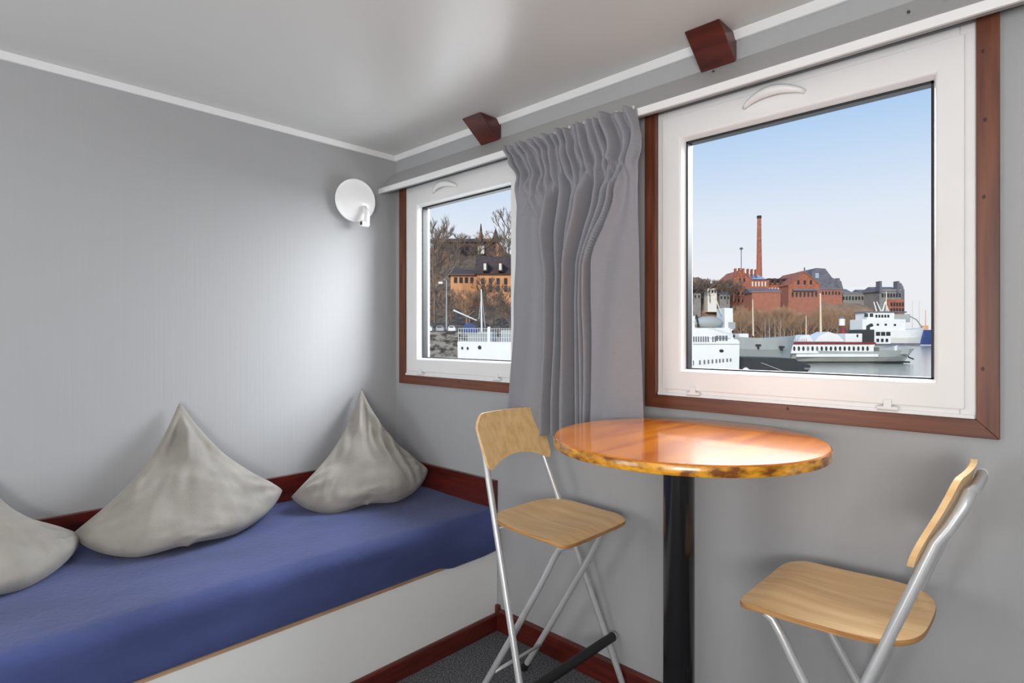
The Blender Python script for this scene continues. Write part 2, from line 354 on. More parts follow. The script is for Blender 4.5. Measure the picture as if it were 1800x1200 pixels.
# ------------------------------------------------------------------ bench, mattress, pillows
bench = thing('bench', (.37, -1.7, 0), 'built-in light grey bench along the left wall', 'bench')
obj('front_panel', MB().box((.715, RY + .01, 0), (.745, -.002, .335)), M['panel'], bench)
obj('bench_top', MB().box((.021, RY + .01, .335), (.748, -.021, .349)), M['panel_edge'], bench, bevel=.002)
obj('plinth', MB().prism([(.7455, 0), (.759, 0), (.759, .066), (.755, .072), (.7455, .072)], 'y', RY + .01, -.017), M['redwood_long'], bench)
obj('corner_post', MB().box((.7455, -.0165, 0), (.7645, -.0005, .106)), M['redwood'], bench, bevel=.001)
obj('back_rail', MB().box((.0005, RY + .01, .33), (.020, -.0005, .633)), M['redwood_long'], bench, bevel=.0015)
obj('side_rail', MB().box((.0205, -.020, .35), (.747, -.0005, .633)), M['redwood_long'], bench, bevel=.0015)
def matt():
    xa, xb, za, zb, r = .024, .762, .3495, .522, .045
    prof = [(xa, za), (xb - .012, za)]
    for k in range(5): a = -PI / 2 + PI / 2 * k / 4; prof.append((xb - .014 + .014 * math.cos(a), za + .014 + .014 * math.sin(a)))
    for k in range(1, 6): prof.append((xb, za + .014 + (zb - r - za - .014) * k / 6))
    for k in range(7): a = PI / 2 * k / 6; prof.append((xb - r + r * math.cos(a), zb - r + r * math.sin(a)))
    for k in range(1, 26): prof.append((xb - r + (xa - xb + r) * k / 25, zb))
    prof.append((xa, (za + zb) / 2))
    n = len(prof); ys = [RY + .02 + (abs(RY) - .042) * j / 150 for j in range(151)]
    vs = []
    for y in ys:
        for x, z in prof:
            if z > za + .03:
                k = noise.noise((x * 3, y * 2.2, z * 3)) * .008 + noise.noise((x * 9, y * 7, z * 9)) * .0025
                if z > zb - .002: z = z + k - .004 * math.exp(-((x - .4) / .2) ** 2)
                else:
                    x = x + max(-.01, k + .003)
            elif x > xb - .02 and y > -.33: z -= .016 * ss(-.33, -.26, y) - .006 * ss(-.1, 0, y); x += .004
            vs.append((x, y, z))
    b = MB(); fs = [(j * n + i, (j + 1) * n + i, (j + 1) * n + (i + 1) % n, j * n + (i + 1) % n) for j in range(150) for i in range(n)]
    fs += [tuple(range(n)), tuple(range(150 * n, 151 * n))[::-1]]
    return b.add(vs, fs)
tag(obj('bench_mattress', matt(), M['blue'], smooth=True, angle=60), 'long blue velour mattress lying on the grey bench', 'mattress')

def pillow(T, L, R, B, puff, label, seed, fold=0):
    T, L, R, B = map(Vector, (T, L, R, B)); N = 56
    ctr = (T + L + R + B) / 4
    nrm = (R - L).cross(T - B).normalized()
    if nrm.x < 0: nrm = -nrm
    def base(u, v):
        p = B * (1 - u) * (1 - v) + R * u * (1 - v) + T * u * v + L * (1 - u) * v
        # upper edges are drawn in, lower ones sag outwards
        def e(s_): return 4 * s_ * (1 - s_)
        out = Vector((0, 0, 0))
        out += (B - T).normalized() * 0
        p = p - ((T + R) / 2 - ctr).normalized() * .048 * e(v) ** 1.2 * ss(.45, 1, u)
        p = p - ((T + L) / 2 - ctr).normalized() * .044 * e(u) ** 1.2 * ss(.45, 1, v)
        p = p + ((B + R) / 2 - ctr).normalized() * .055 * e(u) * ss(.6, 0, v) * ss(0, .35, u)
        p = p + ((B + L) / 2 - ctr).normalized() * .055 * e(v) * ss(.6, 0, u) * ss(0, .35, v)
        p = p + (ctr - B) * .07 * math.exp(-(u * u + v * v) / .02)
        return p
    def sheet(u, v, sd):
        p = base(u, v)
        h = (max(0, 16 * u * (1 - u) * v * (1 - v))) ** .42
        h *= 1 - .35 * u * v - .0
        # wrinkles run out from the corners
        dT = math.hypot(1 - u, 1 - v); aT = math.atan2(1 - v, 1 - u + 1e-6)
        dR = math.hypot(1 - u, v); aR = math.atan2(v, 1 - u + 1e-6)
        dL = math.hypot(u, 1 - v); aL = math.atan2(1 - v, u + 1e-6)
        wr = .020 * math.sin(aT * 7 + seed) * math.exp(-(dT - .28) ** 2 / .025)
        wr += .007 * math.sin(aR * 13 + seed * 2) * math.exp(-(dR - .22) ** 2 / .02)
        wr += .007 * math.sin(aL * 13 + seed * 3) * math.exp(-(dL - .22) ** 2 / .02)
        wr += .026 * noise.noise((u * 3.4 + seed, v * 3.0, 0)) + .010 * noise.noise(((u + v) * 2 + seed, (u - v) * 9, 7)) + .006 * noise.noise((u * 9 + seed, v * 9, 3))
        if fold: wr += .012 * math.sin((u * 1.0 - v * .8) * 34 + 3 * noise.noise((u * 2, v * 2, 9))) * ss(.45, .8, u) * (1 - ss(.55, .9, v))
        eg = min(1, 12 * min(u, 1 - u, v, 1 - v))
        off = puff * h + (wr * eg if sd > 0 else 0)
        p = p + nrm * (off if sd > 0 else -off * .45)
        p.x = max(p.x, .026 if p.z < .64 else .006); p.z = max(p.z, .519 + .003 * sd)
        p.y = min(p.y, -.024)
        return p
    b = MB(); b.grid(lambda u, v: sheet(u, v, 1), N, N); b.grid(lambda u, v: sheet(u, v, -1), N, N)
    o = obj('pillow', b, M['pillow'], smooth=True)
    # weld the two sheets at the seam
    import bmesh
    bm = bmesh.new(); bm.from_mesh(o.data); bmesh.ops.remove_doubles(bm, verts=bm.verts, dist=.0012); bmesh.ops.recalc_face_normals(bm, faces=bm.faces)
    bm.to_mesh(o.data); bm.free()
    for p in o.data.polygons: p.use_smooth = True
    return tag(o, label, 'pillow', 'grey pillows leaning on the bench wall')
pillow((.05, -1.575, .80), (.10, -1.92, .60), (.115, -1.340, .580), (.42, -1.64, .535), .095, 'grey pillow cut off by the left edge of the photo, slumped lowest', 1.3)
pillow((.03, -1.020, .995), (.115, -1.372, .590), (.115, -.652, .600), (.385, -1.10, .532), .095, 'grey pillow in the middle of the bench with a tall pointed corner', 2.1)
pillow((.03, -.222, .995), (.165, -.640, .578), (.345, -.060, .622), (.40, -.42, .532), .095, 'creased grey pillow standing in the room corner under the wall light', 4.4, fold=1)

# ------------------------------------------------------------------ wall light
wl = thing('wall_light', (0, -.245, 1.905), 'round white dish wall light beside the corner', 'wall light')
c0 = Vector((.042, -.263, 1.899)); ax = Vector((1, -.12, -.10)).normalized()
rot = Vector((0, 0, 1)).rotation_difference(ax).to_matrix()
def lath(prof, c, rotm, n=48):
    b = MB().lathe(prof, n=n); b.v = [tuple(rotm @ Vector(p) + c) for p in b.v]; return b
obj('dish', lath([(.02, -.030), (.06, -.022), (.088, -.010), (.099, 0), (.102, .004), (.099, .007), (.092, .004), (.06, .012), (.0008, .018)], c0, rot), M['lamp_white'], wl, smooth=True, angle=50)
obj('mount', MB().tube([(.0005, -.245, 1.907), (.035, -.245, 1.907)], .028, 24), M['lamp_white'], wl, smooth=True, angle=40)
arm = obj('bracket', MB().tube([(.062, -.228, 1.870), (.078, -.220, 1.838), (.076, -.220, 1.806), (.064, -.221, 1.788)], [.012, .014, .014, .013], 12), M['lamp_white'], wl, smooth=True)
obj('socket', MB().tube([(.066, -.246, 1.790), (.066, -.208, 1.790)], .016, 16), M['lamp_white'], wl, smooth=True, angle=40)
obj('socket_hole', MB().tube([(.067, -.2475, 1.790), (.067, -.2461, 1.790)], .009, 14), M['dark_hole'], wl)

# ------------------------------------------------------------------ table
TX, TY, TZ, TR = 1.790, -.357, .990, .336
tb = thing('bar_table', (TX - .02, TY, 0), 'round orange-brown bar table on a thick black column under the window', 'table')
top = obj('tabletop', MB().lathe([(TR - .004, TZ - .026), (TR, TZ - .022), (TR, TZ - .004), (TR - .003, TZ)], (TX, TY, 0), 96), M['tabletop'], tb, smooth=True, angle=30)
obj('edge_band', MB().lathe([(TR + .0005, TZ - .025), (TR + .0015, TZ - .022), (TR + .0015, TZ - .005), (TR + .0003, TZ - .003)], (TX, TY, 0), 96, cap=False), M['table_edge'], top, smooth=True)
obj('column', MB().lathe([(.040, .012), (.040, TZ - .030)], (TX - .015, TY, 0), 40), M['black_metal'], tb, smooth=True, angle=30)
obj('base_plate', MB().lathe([(.21, 0.0005), (.21, .008), (.19, .014), (.045, .022)], (TX - .015, TY, 0), 64), M['black_metal'], tb, smooth=True, angle=30)
obj('top_plate', MB().box((TX - .11, TY - .08, TZ - .031), (TX + .07, TY + .08, TZ - .0262)), M['black_metal'], tb)

# ------------------------------------------------------------------ bar stools (local frame: forward = +x, origin on the floor under the seat)
def stool():
    r = thing('bar_stool', (0, 0, 0), 'x', 'bar stool', 'folding bar stools at the round table')
    hwA = lambda z: .126 + (.97 - z) * .122          # half distance of the tall tubes, wider at the floor
    xA = lambda z: -.238 + .365 * (.97 - z)
    # seat: moulded plywood, round at the back, straight at the front
    N = 28
    def outline(k):
        a = 2 * PI * k / 96; c, s_ = math.cos(a), math.sin(a)
        n_ = 9 if c > 0 else 3.4
        rr = (abs(c) ** n_ + abs(s_) ** n_) ** (-1 / n_)
        x, y = rr * c * .172, rr * s_ * .178
        return x, y
    def zs(x, y): return .652 - .010 * math.exp(-((x + .03) / .13) ** 2) * math.cos(min(1, abs(y) / .17) * PI / 2) + .010 * ss(.10, -.18, x) * .8 - .010 * ss(.09, .175, x) ** 2
    vs, fs = [], []
    rings = 12
    for sgn in (1, -1):
        for j in range(rings + 1):
            for k in range(96):
                x, y = outline(k); q = j / rings
                vs.append((x * q, y * q, zs(x * q, y * q) + (0 if sgn > 0 else -.011)))
    for s0 in (0, 1):
        o_ = s0 * (rings + 1) * 96
        for j in range(rings):
            for k in range(96):
                q4 = (o_ + j * 96 + k, o_ + (j + 1) * 96 + k, o_ + (j + 1) * 96 + (k + 1) % 96, o_ + j * 96 + (k + 1) % 96)
                fs.append(q4 if s0 == 0 else q4[::-1])
    seat = obj('seat', MB().add(vs, fs), M['birch'], r, smooth=True, angle=50, local=True)
    e0 = rings * 96; e1 = (2 * rings + 1) * 96
    ev = []; ef = []
    for k in range(96):
        x, y = outline(k); z = zs(x, y); ev += [(x * 1.001, y * 1.001, z), (x * 1.006, y * 1.006, z - .0055), (x * 1.001, y * 1.001, z - .011)]
    for k in range(96):
        a, c = k * 3, ((k + 1) % 96) * 3; ef += [(a, a + 1, c + 1, c), (a + 1, a + 2, c + 2, c + 1)]
    obj('seat_edge', MB().add(ev, ef), M['birch_edge'], seat, smooth=True, local=True)
    # tall tubes: floor at the front, up past the back of the seat, curled over behind the backrest
    for sg in (1, -1):
        pts = [(xA(z), sg * hwA(z), z) for z in (.012, .2, .4, .6, .75, .86)]
        pts += [(-.219, sg * .135, .895), (-.231, sg * .131, .920), (-.240, sg * .128, .940), (-.244, sg * .121, .952), (-.245, sg * .108, .957)]
        lg = obj('leg', MB().tube(pts, .0108, 14), M['tube'], r, smooth=True, local=True, angle=60)
        obj('foot_cap', MB().tube([(xA(.001), sg * hwA(.001), .001), (xA(.03), sg * hwA(.03), .03)], .0125, 14), M['rubber'], lg, smooth=True, local=True, angle=60)
    obj('back_tube', MB().tube([(-.245, .108, .957), (-.250, .06, .958), (-.250, -.06, .958), (-.245, -.108, .957)], .0095, 12), M['tube'], r, smooth=True, local=True)
    # crossing tubes: floor at the back, bent forward under the seat
    for sg in (1, -1):
        y = sg * .118
        pts = [(-.250, y, .012), (-.105, y, .245), (.035, y, .480), (.066, y, .535), (.090, y, .580), (.108, y, .608), (.135, y, .622), (.155, y, .626)]
        lg = obj('leg', MB().tube(pts, .0108, 14), M['tube'], r, smooth=True, local=True, angle=60)
        obj('foot_cap', MB().tube([(-.257, y, .001), (-.238, y, .03)], .0125, 14), M['rubber'], lg, smooth=True, local=True, angle=60)
    obj('crossbar', MB().tube([(xA(.628), -hwA(.628), .628), (xA(.628), hwA(.628), .628)], .0055, 10), M['tube'], r, smooth=True, local=True)
    obj('front_bar', MB().tube([(.125, -.135, .624), (.125, .135, .624)], .007, 10), M['tube'], r, smooth=True, local=True)
    zb = .19
    fb = obj('footrest', MB().tube([(xA(zb) + .012, -hwA(zb) - .02, zb), (xA(zb) + .012, hwA(zb) + .02, zb)], .0155, 16), M['rubber'], r, smooth=True, local=True, angle=60)
    for sg in (1, -1):
        obj('end_cap', MB().tube([(xA(zb) + .012, sg * (hwA(zb) + .0201), zb), (xA(zb) + .012, sg * (hwA(zb) + .030), zb)], .014, 16), M['tube'], fb, smooth=True, local=True)
    obj('rear_bar', MB().tube([(-.17, -.118, .125), (-.17, .118, .125)], .006, 10), M['tube'], r, smooth=True, local=True)
    # backrest: curved plywood with an arched lower edge
    def bk(u, v, off):
        y = (u - .5) * .322; e = abs(u - .5) * 2
        zt = .988 - .046 * max(0, (e - .66) / .34) ** 2.6 - .004 * e * e
        zb_ = .842 - .036 * (min(e, .9) / .9) ** 2 + .024 * max(0, (e - .88) / .12) ** 2.4
        z = zb_ + (zt - zb_) * v
        x = xA(z) + .022 - .008 * ss(.84, .95, z) + .005 * ss(.94, 1.0, z) - .012 * (1 - e * e)
        return (x + off, y, z)
    nu, nv = 40, 18; b = MB()
    b.grid(lambda u, v: bk(u, v, .0055), nu, nv); n1 = len(b.v)
    b.grid(lambda u, v: bk(u, v, -.0055), nu, nv)
    b.f = b.f[:nu * nv] + [q[::-1] for q in b.f[nu * nv:]]
    rim = [i for i in range(nu + 1)] + [j * (nu + 1) + nu for j in range(1, nv + 1)] + [nv * (nu + 1) + i for i in range(nu - 1, -1, -1)] + [j * (nu + 1) for j in range(nv - 1, 0, -1)]
    for a in range(len(rim)): p, q = rim[a], rim[(a + 1) % len(rim)]; b.f.append((p, p + n1, q + n1, q))
    obj('backrest', b, M['birch'], r, smooth=True, local=True, angle=40)
    return r
s1 = stool(); s1['label'] = 'folding bar stool left of the table, facing right with its back to the bench'
s1.location = (1.290, -.268, 0)
dup(s1, (2.130, -.270, 0), PI, 'folding bar stool right of the table, facing left and cut off by the photo bottom')

# ================================================================== outdoors
WZ = -3.75                                  # harbour surface, five metres below the eye
cs, sn = math.cos(YAW), math.sin(YAW)
def X(px, t): return (px - 900) * t / F_PX           # metres to the right of the view axis
def Z(py, t): return EYE.z - (py - 590) * t / F_PX
def out(name, lat, dep, z, label, cat, group=None, kind=None):
    o = thing(name, (EYE.x + cs * lat - sn * dep, EYE.y + sn * lat + cs * dep, z), label, cat, group, kind, rz=YAW)
    ORG[o.name] = (lat, dep, z); return o
def outm(name, mb, m, label, cat, group=None, kind=None, smooth=False):
    lat = sum(v[0] for v in mb.v) / len(mb.v); dep = sum(v[1] for v in mb.v) / len(mb.v); z = min(v[2] for v in mb.v)
    b = MB(); b.v = [(v[0] - lat, v[1] - dep, v[2] - z) for v in mb.v]; b.f = mb.f
    o = obj(name, b, m, smooth=smooth); o.location = (EYE.x + cs * lat - sn * dep, EYE.y + sn * lat + cs * dep, z); o.rotation_euler = (0, 0, YAW)
    return tag(o, label, cat, group, kind)
# water
outm('water', MB().grid(lambda u, v: (-300 + 900 * u, 3 + 700 * v, WZ), 4, 4), M['water'], 'pale grey-green harbour water', 'water', kind='structure')
# slopes
def slope(name, px0, px1, t0, t1, fz, m, label, amp, nu=70, nv=40):
    def fn(u, v):
        t_ = t0 + (t1 - t0) * v; x = X(px0 + (px1 - px0) * u, t_)
        return (x, t_, fz(px0 + (px1 - px0) * u, t_) + amp * noise.noise((x * .12, t_ * .12, 0)) * ss(0, .15, v) + amp * .5 * noise.noise((x * .5, t_ * .5, 4)) * ss(0, .15, v))
    b = MB().grid(fn, nu, nv)
    return outm(name, b, m, label, 'hillside', kind='structure', smooth=True)
def hzL(px, t): 
    f_ = 1 - .35 * ss(868, 960, px)
    return 1.5 + 23.5 * max(0, (min(t, 146) - 62) / 88) ** 1.6 * f_
slope('hillside', 560, 1010, 62, 175, hzL, M['hill'], 'brown winter hillside seen through the left window', 1.6)
def hzR(px, t):
    top = curve([(1100, 55), (1205, 52), (1300, 40), (1400, 34), (1500, 30), (1570, 24), (1600, 5), (1640, 1.5), (1800, 1)], px)
    return WZ + .5 + top * ss(395, 470, t) ** .8
slope('hillside', 1000, 1760, 392, 500, hzR, M['hill_far'], 'brown scrub slope under the brick buildings seen through the right window', 3.0)

# buildings
def windows(root, x0, x1, z0, z1, nx, nz, dep, w_, h_, m='pane'):
    for j in range(nz):
        for i in range(nx):
            cx = x0 + (x1 - x0) * (i + .5) / nx; cz = z0 + (z1 - z0) * (j + .5) / nz
            obj('window', MB().box((cx - w_ / 2, dep - .15, cz - h_ / 2), (cx + w_ / 2, dep + .3, cz + h_ / 2)), M[m], root)
def block(root, px0, px1, pyt, pyb, t, depth, m, name='walls'):
    obj(name, MB().box((X(px0, t), t, Z(pyb, t)), (X(px1, t), t + depth, Z(pyt, t))), M[m], root)
def gable(root, px0, px1, pye, pyp, t, depth, mw, mr, ridge='y'):
    x0, x1, ze, zp = X(px0, t), X(px1, t), Z(pye, t), Z(pyp, t); xm = (x0 + x1) / 2
    if ridge == 'y':
        obj('gable_wall', MB().prism([(x0, ze), (x1, ze), (xm, zp)], 'y', t + .1, t + depth - .1), M[mw], root)
        e = .5; k = (zp - ze) / (xm - x0)
        b = MB().prism([(x0 - e, ze - e * k), (x0 - e, ze - e * k + .7), (xm, zp + .9), (xm, zp + .1)][::-1], 'y', t - .4, t + depth + .4)
        b.prism([(x1 + e, ze - e * k), (x1 + e, ze - e * k + .7), (xm, zp + .9), (xm, zp + .1)], 'y', t - .4, t + depth + .4)
        obj('roof', b, M[mr], root)
    else:
        obj('roof', MB().prism([(t - .5, ze), (t + depth / 2, zp), (t + depth + .5, ze)][::-1], 'x', x0 - .4, x1 + .4), M[mr], root)
T = 440
r = out('brewery_building', X(1320, T), T, Z(590, T), 'red brick building with a stepped left gable below the tall chimney', 'building')
block(r, 1284, 1352, 492, 560, T, 30, 'brick'); gable(r, 1284, 1322, 492, 476, T, 30, 'brick', 'brick')
obj('flat_roof', MB().prism([(T - 1, Z(491, T)), (T + 15, Z(478, T)), (T + 31, Z(491, T))][::-1], 'x', X(1322, T), X(1346, T)), M['pale_roof'], r)
for px in (1293, 1300, 1307, 1315, 1322, 1329): obj('turret', MB().box((X(px - 1.3, T), T - .6, Z(485, T)), (X(px + 1.3, T), T + 2, Z(471 + abs(px - 1300) * .08, T))), M['brick'], r)
windows(r, X(1320, T), X(1348, T), Z(505, T), Z(493, T), 5, 1, T, 1.0, 3.6, 'off_white')
windows(r, X(1288, T), X(1350, T), Z(535, T), Z(508, T), 9, 2, T, 1.1, 2.4)
windows(r, X(1297, T), X(1312, T), Z(498, T), Z(486, T), 2, 1, T, 1.2, 3)
T = 455
r = out('factory_chimney', X(1334.5, T), T, Z(560, T), 'tall tapering brick chimney rising above the red buildings', 'chimney')
b = MB().lathe([(X(906, T), 0), (X(903.2, T), Z(384, T) - Z(560, T))], (X(1334.5, T), T, Z(560, T)), 24)
b.v = b.v; obj('shaft', b, M['brick'], r, smooth=True, angle=30)
obj('cap', MB().lathe([(X(903.6, T), 0), (X(904.0, T), 1.2), (X(903.6, T), 2.2)], (X(1334.5, T), T, Z(384, T)), 24), M['ship_dark'], r, smooth=True, angle=30)
T = 452
r = out('mast_antenna', X(1303, T), T, Z(480, T), 'thin antenna mast left of the factory chimney', 'antenna')
obj('pole', MB().tube([(X(1303, T), T, Z(485, T)), (X(1303, T), T, Z(436, T))], .28, 6), M['slate'], r)
obj('dish', MB().lathe([(.2, 0), (1.3, .6), (1.3, 1.4), (.2, 2)], (X(1303, T), T, Z(439, T)), 10), M['slate'], r)
T = 445
r = out('warehouse', X(1366, T), T, Z(570, T), 'dark-roofed low building between the two brick gables', 'building')
block(r, 1353, 1384, 497, 560, T, 26, 'brick'); gable(r, 1353, 1384, 500, 487, T, 26, 'brick', 'slate', 'x')
for px in (1353, 1362, 1372, 1382): obj('dormer', MB().box((X(px - 2.5, T), T - .5, Z(500, T)), (X(px + 2.5, T), T + 9, Z(489, T))), M['dark_roof'], r)
windows(r, X(1350, T), X(1386, T), Z(515, T), Z(502, T), 7, 1, T, 1.1, 2.6, 'off_white')
windows(r, X(1350, T), X(1386, T), Z(535, T), Z(520, T), 7, 1, T, 1.1, 2.2)
T = 430
r = out('gabled_building', X(1414, T), T, Z(570, T), 'red brick building with a wide pointed gable right of the chimney', 'building')
block(r, 1386, 1441, 500, 560, T, 34, 'brick'); gable(r, 1386, 1441, 501, 478, T, 34, 'brick', 'brick')
obj('finial', MB().tube([(X(1414, T), T, Z(480, T)), (X(1414, T), T, Z(470, T))], .5, 8), M['slate'], r)
windows(r, X(1398, T), X(1431, T), Z(502, T), Z(490, T), 3, 1, T, 1.5, 3)
windows(r, X(1390, T), X(1438, T), Z(525, T), Z(510, T), 7, 1, T, 1.5, 3.6)
obj('awning', MB().box((X(1392, T), T - 2, Z(511, T)), (X(1436, T), T, Z(508, T))), M['slate'], r)
T = 442
r = out('dark_low_house', X(1330, T), T - 20, Z(570, T), 'low dark blue-roofed house in front of the left brick building', 'building')
block(r, 1322, 1372, 512, 552, T - 20, 14, 'brick'); gable(r, 1320, 1374, 514, 506, T - 20, 14, 'stone_b', 'slate', 'x')
T = 462
r = out('tall_roofed_building', X(1455, T), T, Z(570, T), 'grey building with a steep tall slate roof and ridge turret', 'building')
block(r, 1428, 1480, 508, 560, T, 30, 'brick')
obj('roof', MB().prism([(X(1424, T), Z(509, T)), (X(1482, T), Z(509, T)), (X(1478, T), Z(494, T)), (X(1462, T), Z(488, T)), (X(1450, T), Z(472, T)), (X(1434, T), Z(471, T)), (X(1430, T), Z(480, T))], 'y', T - .6, T + 30), M['slate'], r)
obj('turret', MB().box((X(1425, T), T - 2, Z(500, T)), (X(1431, T), T + 5, Z(476, T))), M['slate'], r)
obj('end_turret', MB().box((X(1470, T), T - 1, Z(505, T)), (X(1475, T), T + 5, Z(489, T))), M['slate'], r)
obj('skylight', MB().box((X(1431, T), T - 1.2, Z(489, T)), (X(1438, T), T, Z(480, T))), M['pale_roof'], r)
windows(r, X(1432, T), X(1478, T), Z(520, T), Z(510, T), 8, 1, T, 1.4, 2.8)
T = 470
r = out('row_house', X(1512, T), T, Z(570, T), 'long grey building with low slate roofs left of the turreted one', 'building')
block(r, 1482, 1543, 514, 555, T, 22, 'stone_b')
for a, c, py in ((1482, 1500, 506), (1500, 1518, 511), (1518, 1542, 507)): gable(r, a, c, 516, py, T, 22, 'stone_b', 'slate', 'x')
obj('turret', MB().box((X(1531, T), T - 2, Z(520, T)), (X(1538, T), T + 4, Z(505, T))), M['slate'], r)
windows(r, X(1480, T), X(1546, T), Z(530, T), Z(518, T), 12, 1, T, 1.5, 3)
T = 450
r = out('turreted_building', X(1568, T), T, Z(575, T), 'grey and red building with two short towers at the right end', 'building')
block(r, 1546, 1590, 508, 575, T, 24, 'stone_b')
block(r, 1561, 1589.5, 526, 575, T - 1, 10, 'brick', 'brick_wing')
gable(r, 1544, 1584, 512, 502, T, 24, 'stone_b', 'slate', 'x')
for px in (1547, 1578): obj('tower', MB().box((X(px - 1.8, T), T - 1, Z(515, T)), (X(px + 1.8, T), T + 4, Z(494, T))), M['slate'], r)
obj('round_tower', MB().lathe([(X(905.5, T), 0), (X(905.5, T), 10), (X(904, T), 14), (.3, 17)], (X(1586, T), T + 2, Z(535, T)), 16), M['slate'], r)
windows(r, X(1549, T), X(1584, T), Z(524, T), Z(514, T), 7, 1, T, 1.5, 3)
windows(r, X(1563, T), X(1588, T), Z(550, T), Z(530, T), 5, 2, T - 1, 1.5, 3)
T = 420
for px, py, w_, mw, mr, lab in ((1222, 515, 20, 'stone_b', 'dark_roof', 'small pale house among dark trees at the left glass edge'), (1252, 506, 16, 'off_white', 'dark_roof', 'small white house among dark trees, upper of the three'),
                                (1274, 517, 18, 'stone_b', 'slate', 'small grey house beside the stepped brick gable')):
    r = out('house', X(px, T), T, Z(py + 20, T), lab, 'house'); block(r, px - w_ / 2, px + w_ / 2, py, py + 42, T, 8, mw); gable(r, px - w_ / 2 - 1, px + w_ / 2 + 1, py, py - 6, T, 8, mw, mr, 'x')
    windows(r, X(px - w_ / 2, T), X(px + w_ / 2, T), Z(py + 11, T), Z(py + 1, T), 3, 1, T, 1.2, 2)

# left-window buildings
T = 96
r = out('ochre_building', X(846, T), T, Z(540, T), 'orange-plastered building with a dark roof on the hillside', 'building')
block(r, 792, 838, 482, 545, T, 9, 'orange_wall'); block(r, 838, 925, 480, 545, T - 2, 10, 'orange_wall', 'wing')
gable(r, 838, 927, 482, 444, T - 2, 10, 'orange_wall', 'dark_roof', 'x')
gable(r, 790, 839, 484, 468, T, 9, 'orange_wall', 'dark_roof', 'x')
for px in (854, 880, 906): 
    dm = obj('dormer', MB().box((X(px - 4, T), T - 3, Z(480, T)), (X(px + 4, T), T + 1.5, Z(463, T))), M['dark_roof'], r)
    obj('window', MB().box((X(px - 2.2, T), T - 3.1, Z(478, T)), (X(px + 2.2, T), T - 3, Z(467, T))), M['off_white'], dm)
windows(r, X(796, T), X(834, T), Z(498, T), Z(486, T), 4, 1, T, .5, .9)
windows(r, X(842, T - 2), X(922, T - 2), Z(515, T), Z(490, T), 6, 2, T - 2, .5, 1.0)
T = 140
r = out('hilltop_castle', X(815, T), T, Z(470, T), 'brown turreted building on top of the wooded hill', 'building')
block(r, 762, 872, 424, 475, T, 12, 'dark_roof'); gable(r, 760, 874, 426, 412, T, 12, 'dark_roof', 'dark_roof', 'x')
block(r, 840, 851, 432, 446, T - 1, 4, 'off_white', 'bay'); 
obj('spire', MB().lathe([(X(904, T), 0), (X(904, T), 1.6), (.1, 5.5)], (X(845, T), T + 1, Z(432, T)), 12), M['dark_roof'], r)
obj('tower', MB().lathe([(X(907, T), 0), (X(907, T), 4.0)], (X(871, T), T + 1, Z(452, T)), 16), M['orange_wall'], r)
obj('tower_roof', MB().lathe([(X(908, T), 0), (.1, 3.2)], (X(871, T), T + 1, Z(424, T)), 16), M['dark_roof'], r)
windows(r, X(770, T), X(835, T), Z(448, T), Z(430, T), 7, 1, T, .7, 1.4)

# quay below the hill
T = 60
outm('quay_wall', MB().box((X(560, T), T, WZ - 1), (X(1000, T), T + 3, Z(583, T))), M['quay'], 'rough grey stone quay wall below the hillside', 'quay wall', kind='structure')
for px, w_, m_, lab in ((752, 12, 'ship_white', 'white van on the quay, leftmost in the corner window'), (772, 14, 'ship_grey', 'grey car on the quay beside the white van'), (793, 13, 'ship_white', 'white car on the quay nearest the moored ship')):
    r = out('parked_car', X(px, T), T + 1.4, Z(583, T), lab, 'car', 'cars parked on the quay')
    x0, x1, z0 = X(px - w_ / 2, T), X(px + w_ / 2, T), Z(583, T)
    obj('body', MB().prism([(x0, z0 + .10), (x1, z0 + .10), (x1, z0 + .42), (x1 - .12, z0 + .46), (x1 - .2, z0 + .64), (x0 + .14, z0 + .64), (x0, z0 + .45)], 'y', T + .6, T + 2.0), M[m_], r, bevel=.02)
    obj('window', MB().box((x0 + .12, T + .58, z0 + .45), (x1 - .22, T + .61, z0 + .58)), M['pane'], r)
    for wx in (x0 + .15, x1 - .15): obj('wheel', MB().tube([(wx, T + .62, z0 + .11), (wx, T + .80, z0 + .11)], .11, 12), M['rubber'], r)

# trees
def tree_mesh(h, spread, seed, n0=7, lv=3, thick=1.0):
    rnd = random.Random(seed); b = MB(); tk = MB()
    tk.tube([(0, 0, 0), (.02 * h * rnd.uniform(-1, 1), 0, h * .25), (.03 * h * rnd.uniform(-1, 1), .02 * h, h * .5), (.03 * h * rnd.uniform(-1, 1), 0, h * .78)], [.022 * h * thick, .016 * h * thick, .010 * h * thick, .003 * h], 6, cap=False)
    def br(p, d, l, r_, lev):
        q = p + d * l * .5 + Vector((rnd.uniform(-.1, .1), rnd.uniform(-.1, .1), rnd.uniform(-.05, .1))) * l; e = q + (d + Vector((0, 0, .15))).normalized() * l * .5
        b.tube([p, q, e], [r_, r_ * .7, r_ * .35], 3, cap=False)
        if lev > 0:
            for _ in range(5):
                a = rnd.random(); s0 = p.lerp(e, .35 + .6 * a)
                dd = (d + Vector((rnd.uniform(-.9, .9), rnd.uniform(-.9, .9), rnd.uniform(-.3, .8)))).normalized()
                br(s0, dd, l * rnd.uniform(.4, .62), max(r_ * .6, .018), lev - 1)
    for i in range(n0):
        z = h * (.22 + .55 * i / n0); a = i * 2.4 + rnd.random()
        br(Vector((0, 0, z)), Vector((math.cos(a), math.sin(a), .75)).normalized(), spread * (1.05 - .5 * i / n0), .010 * h * thick, lv)
    return tk, b
protos = []
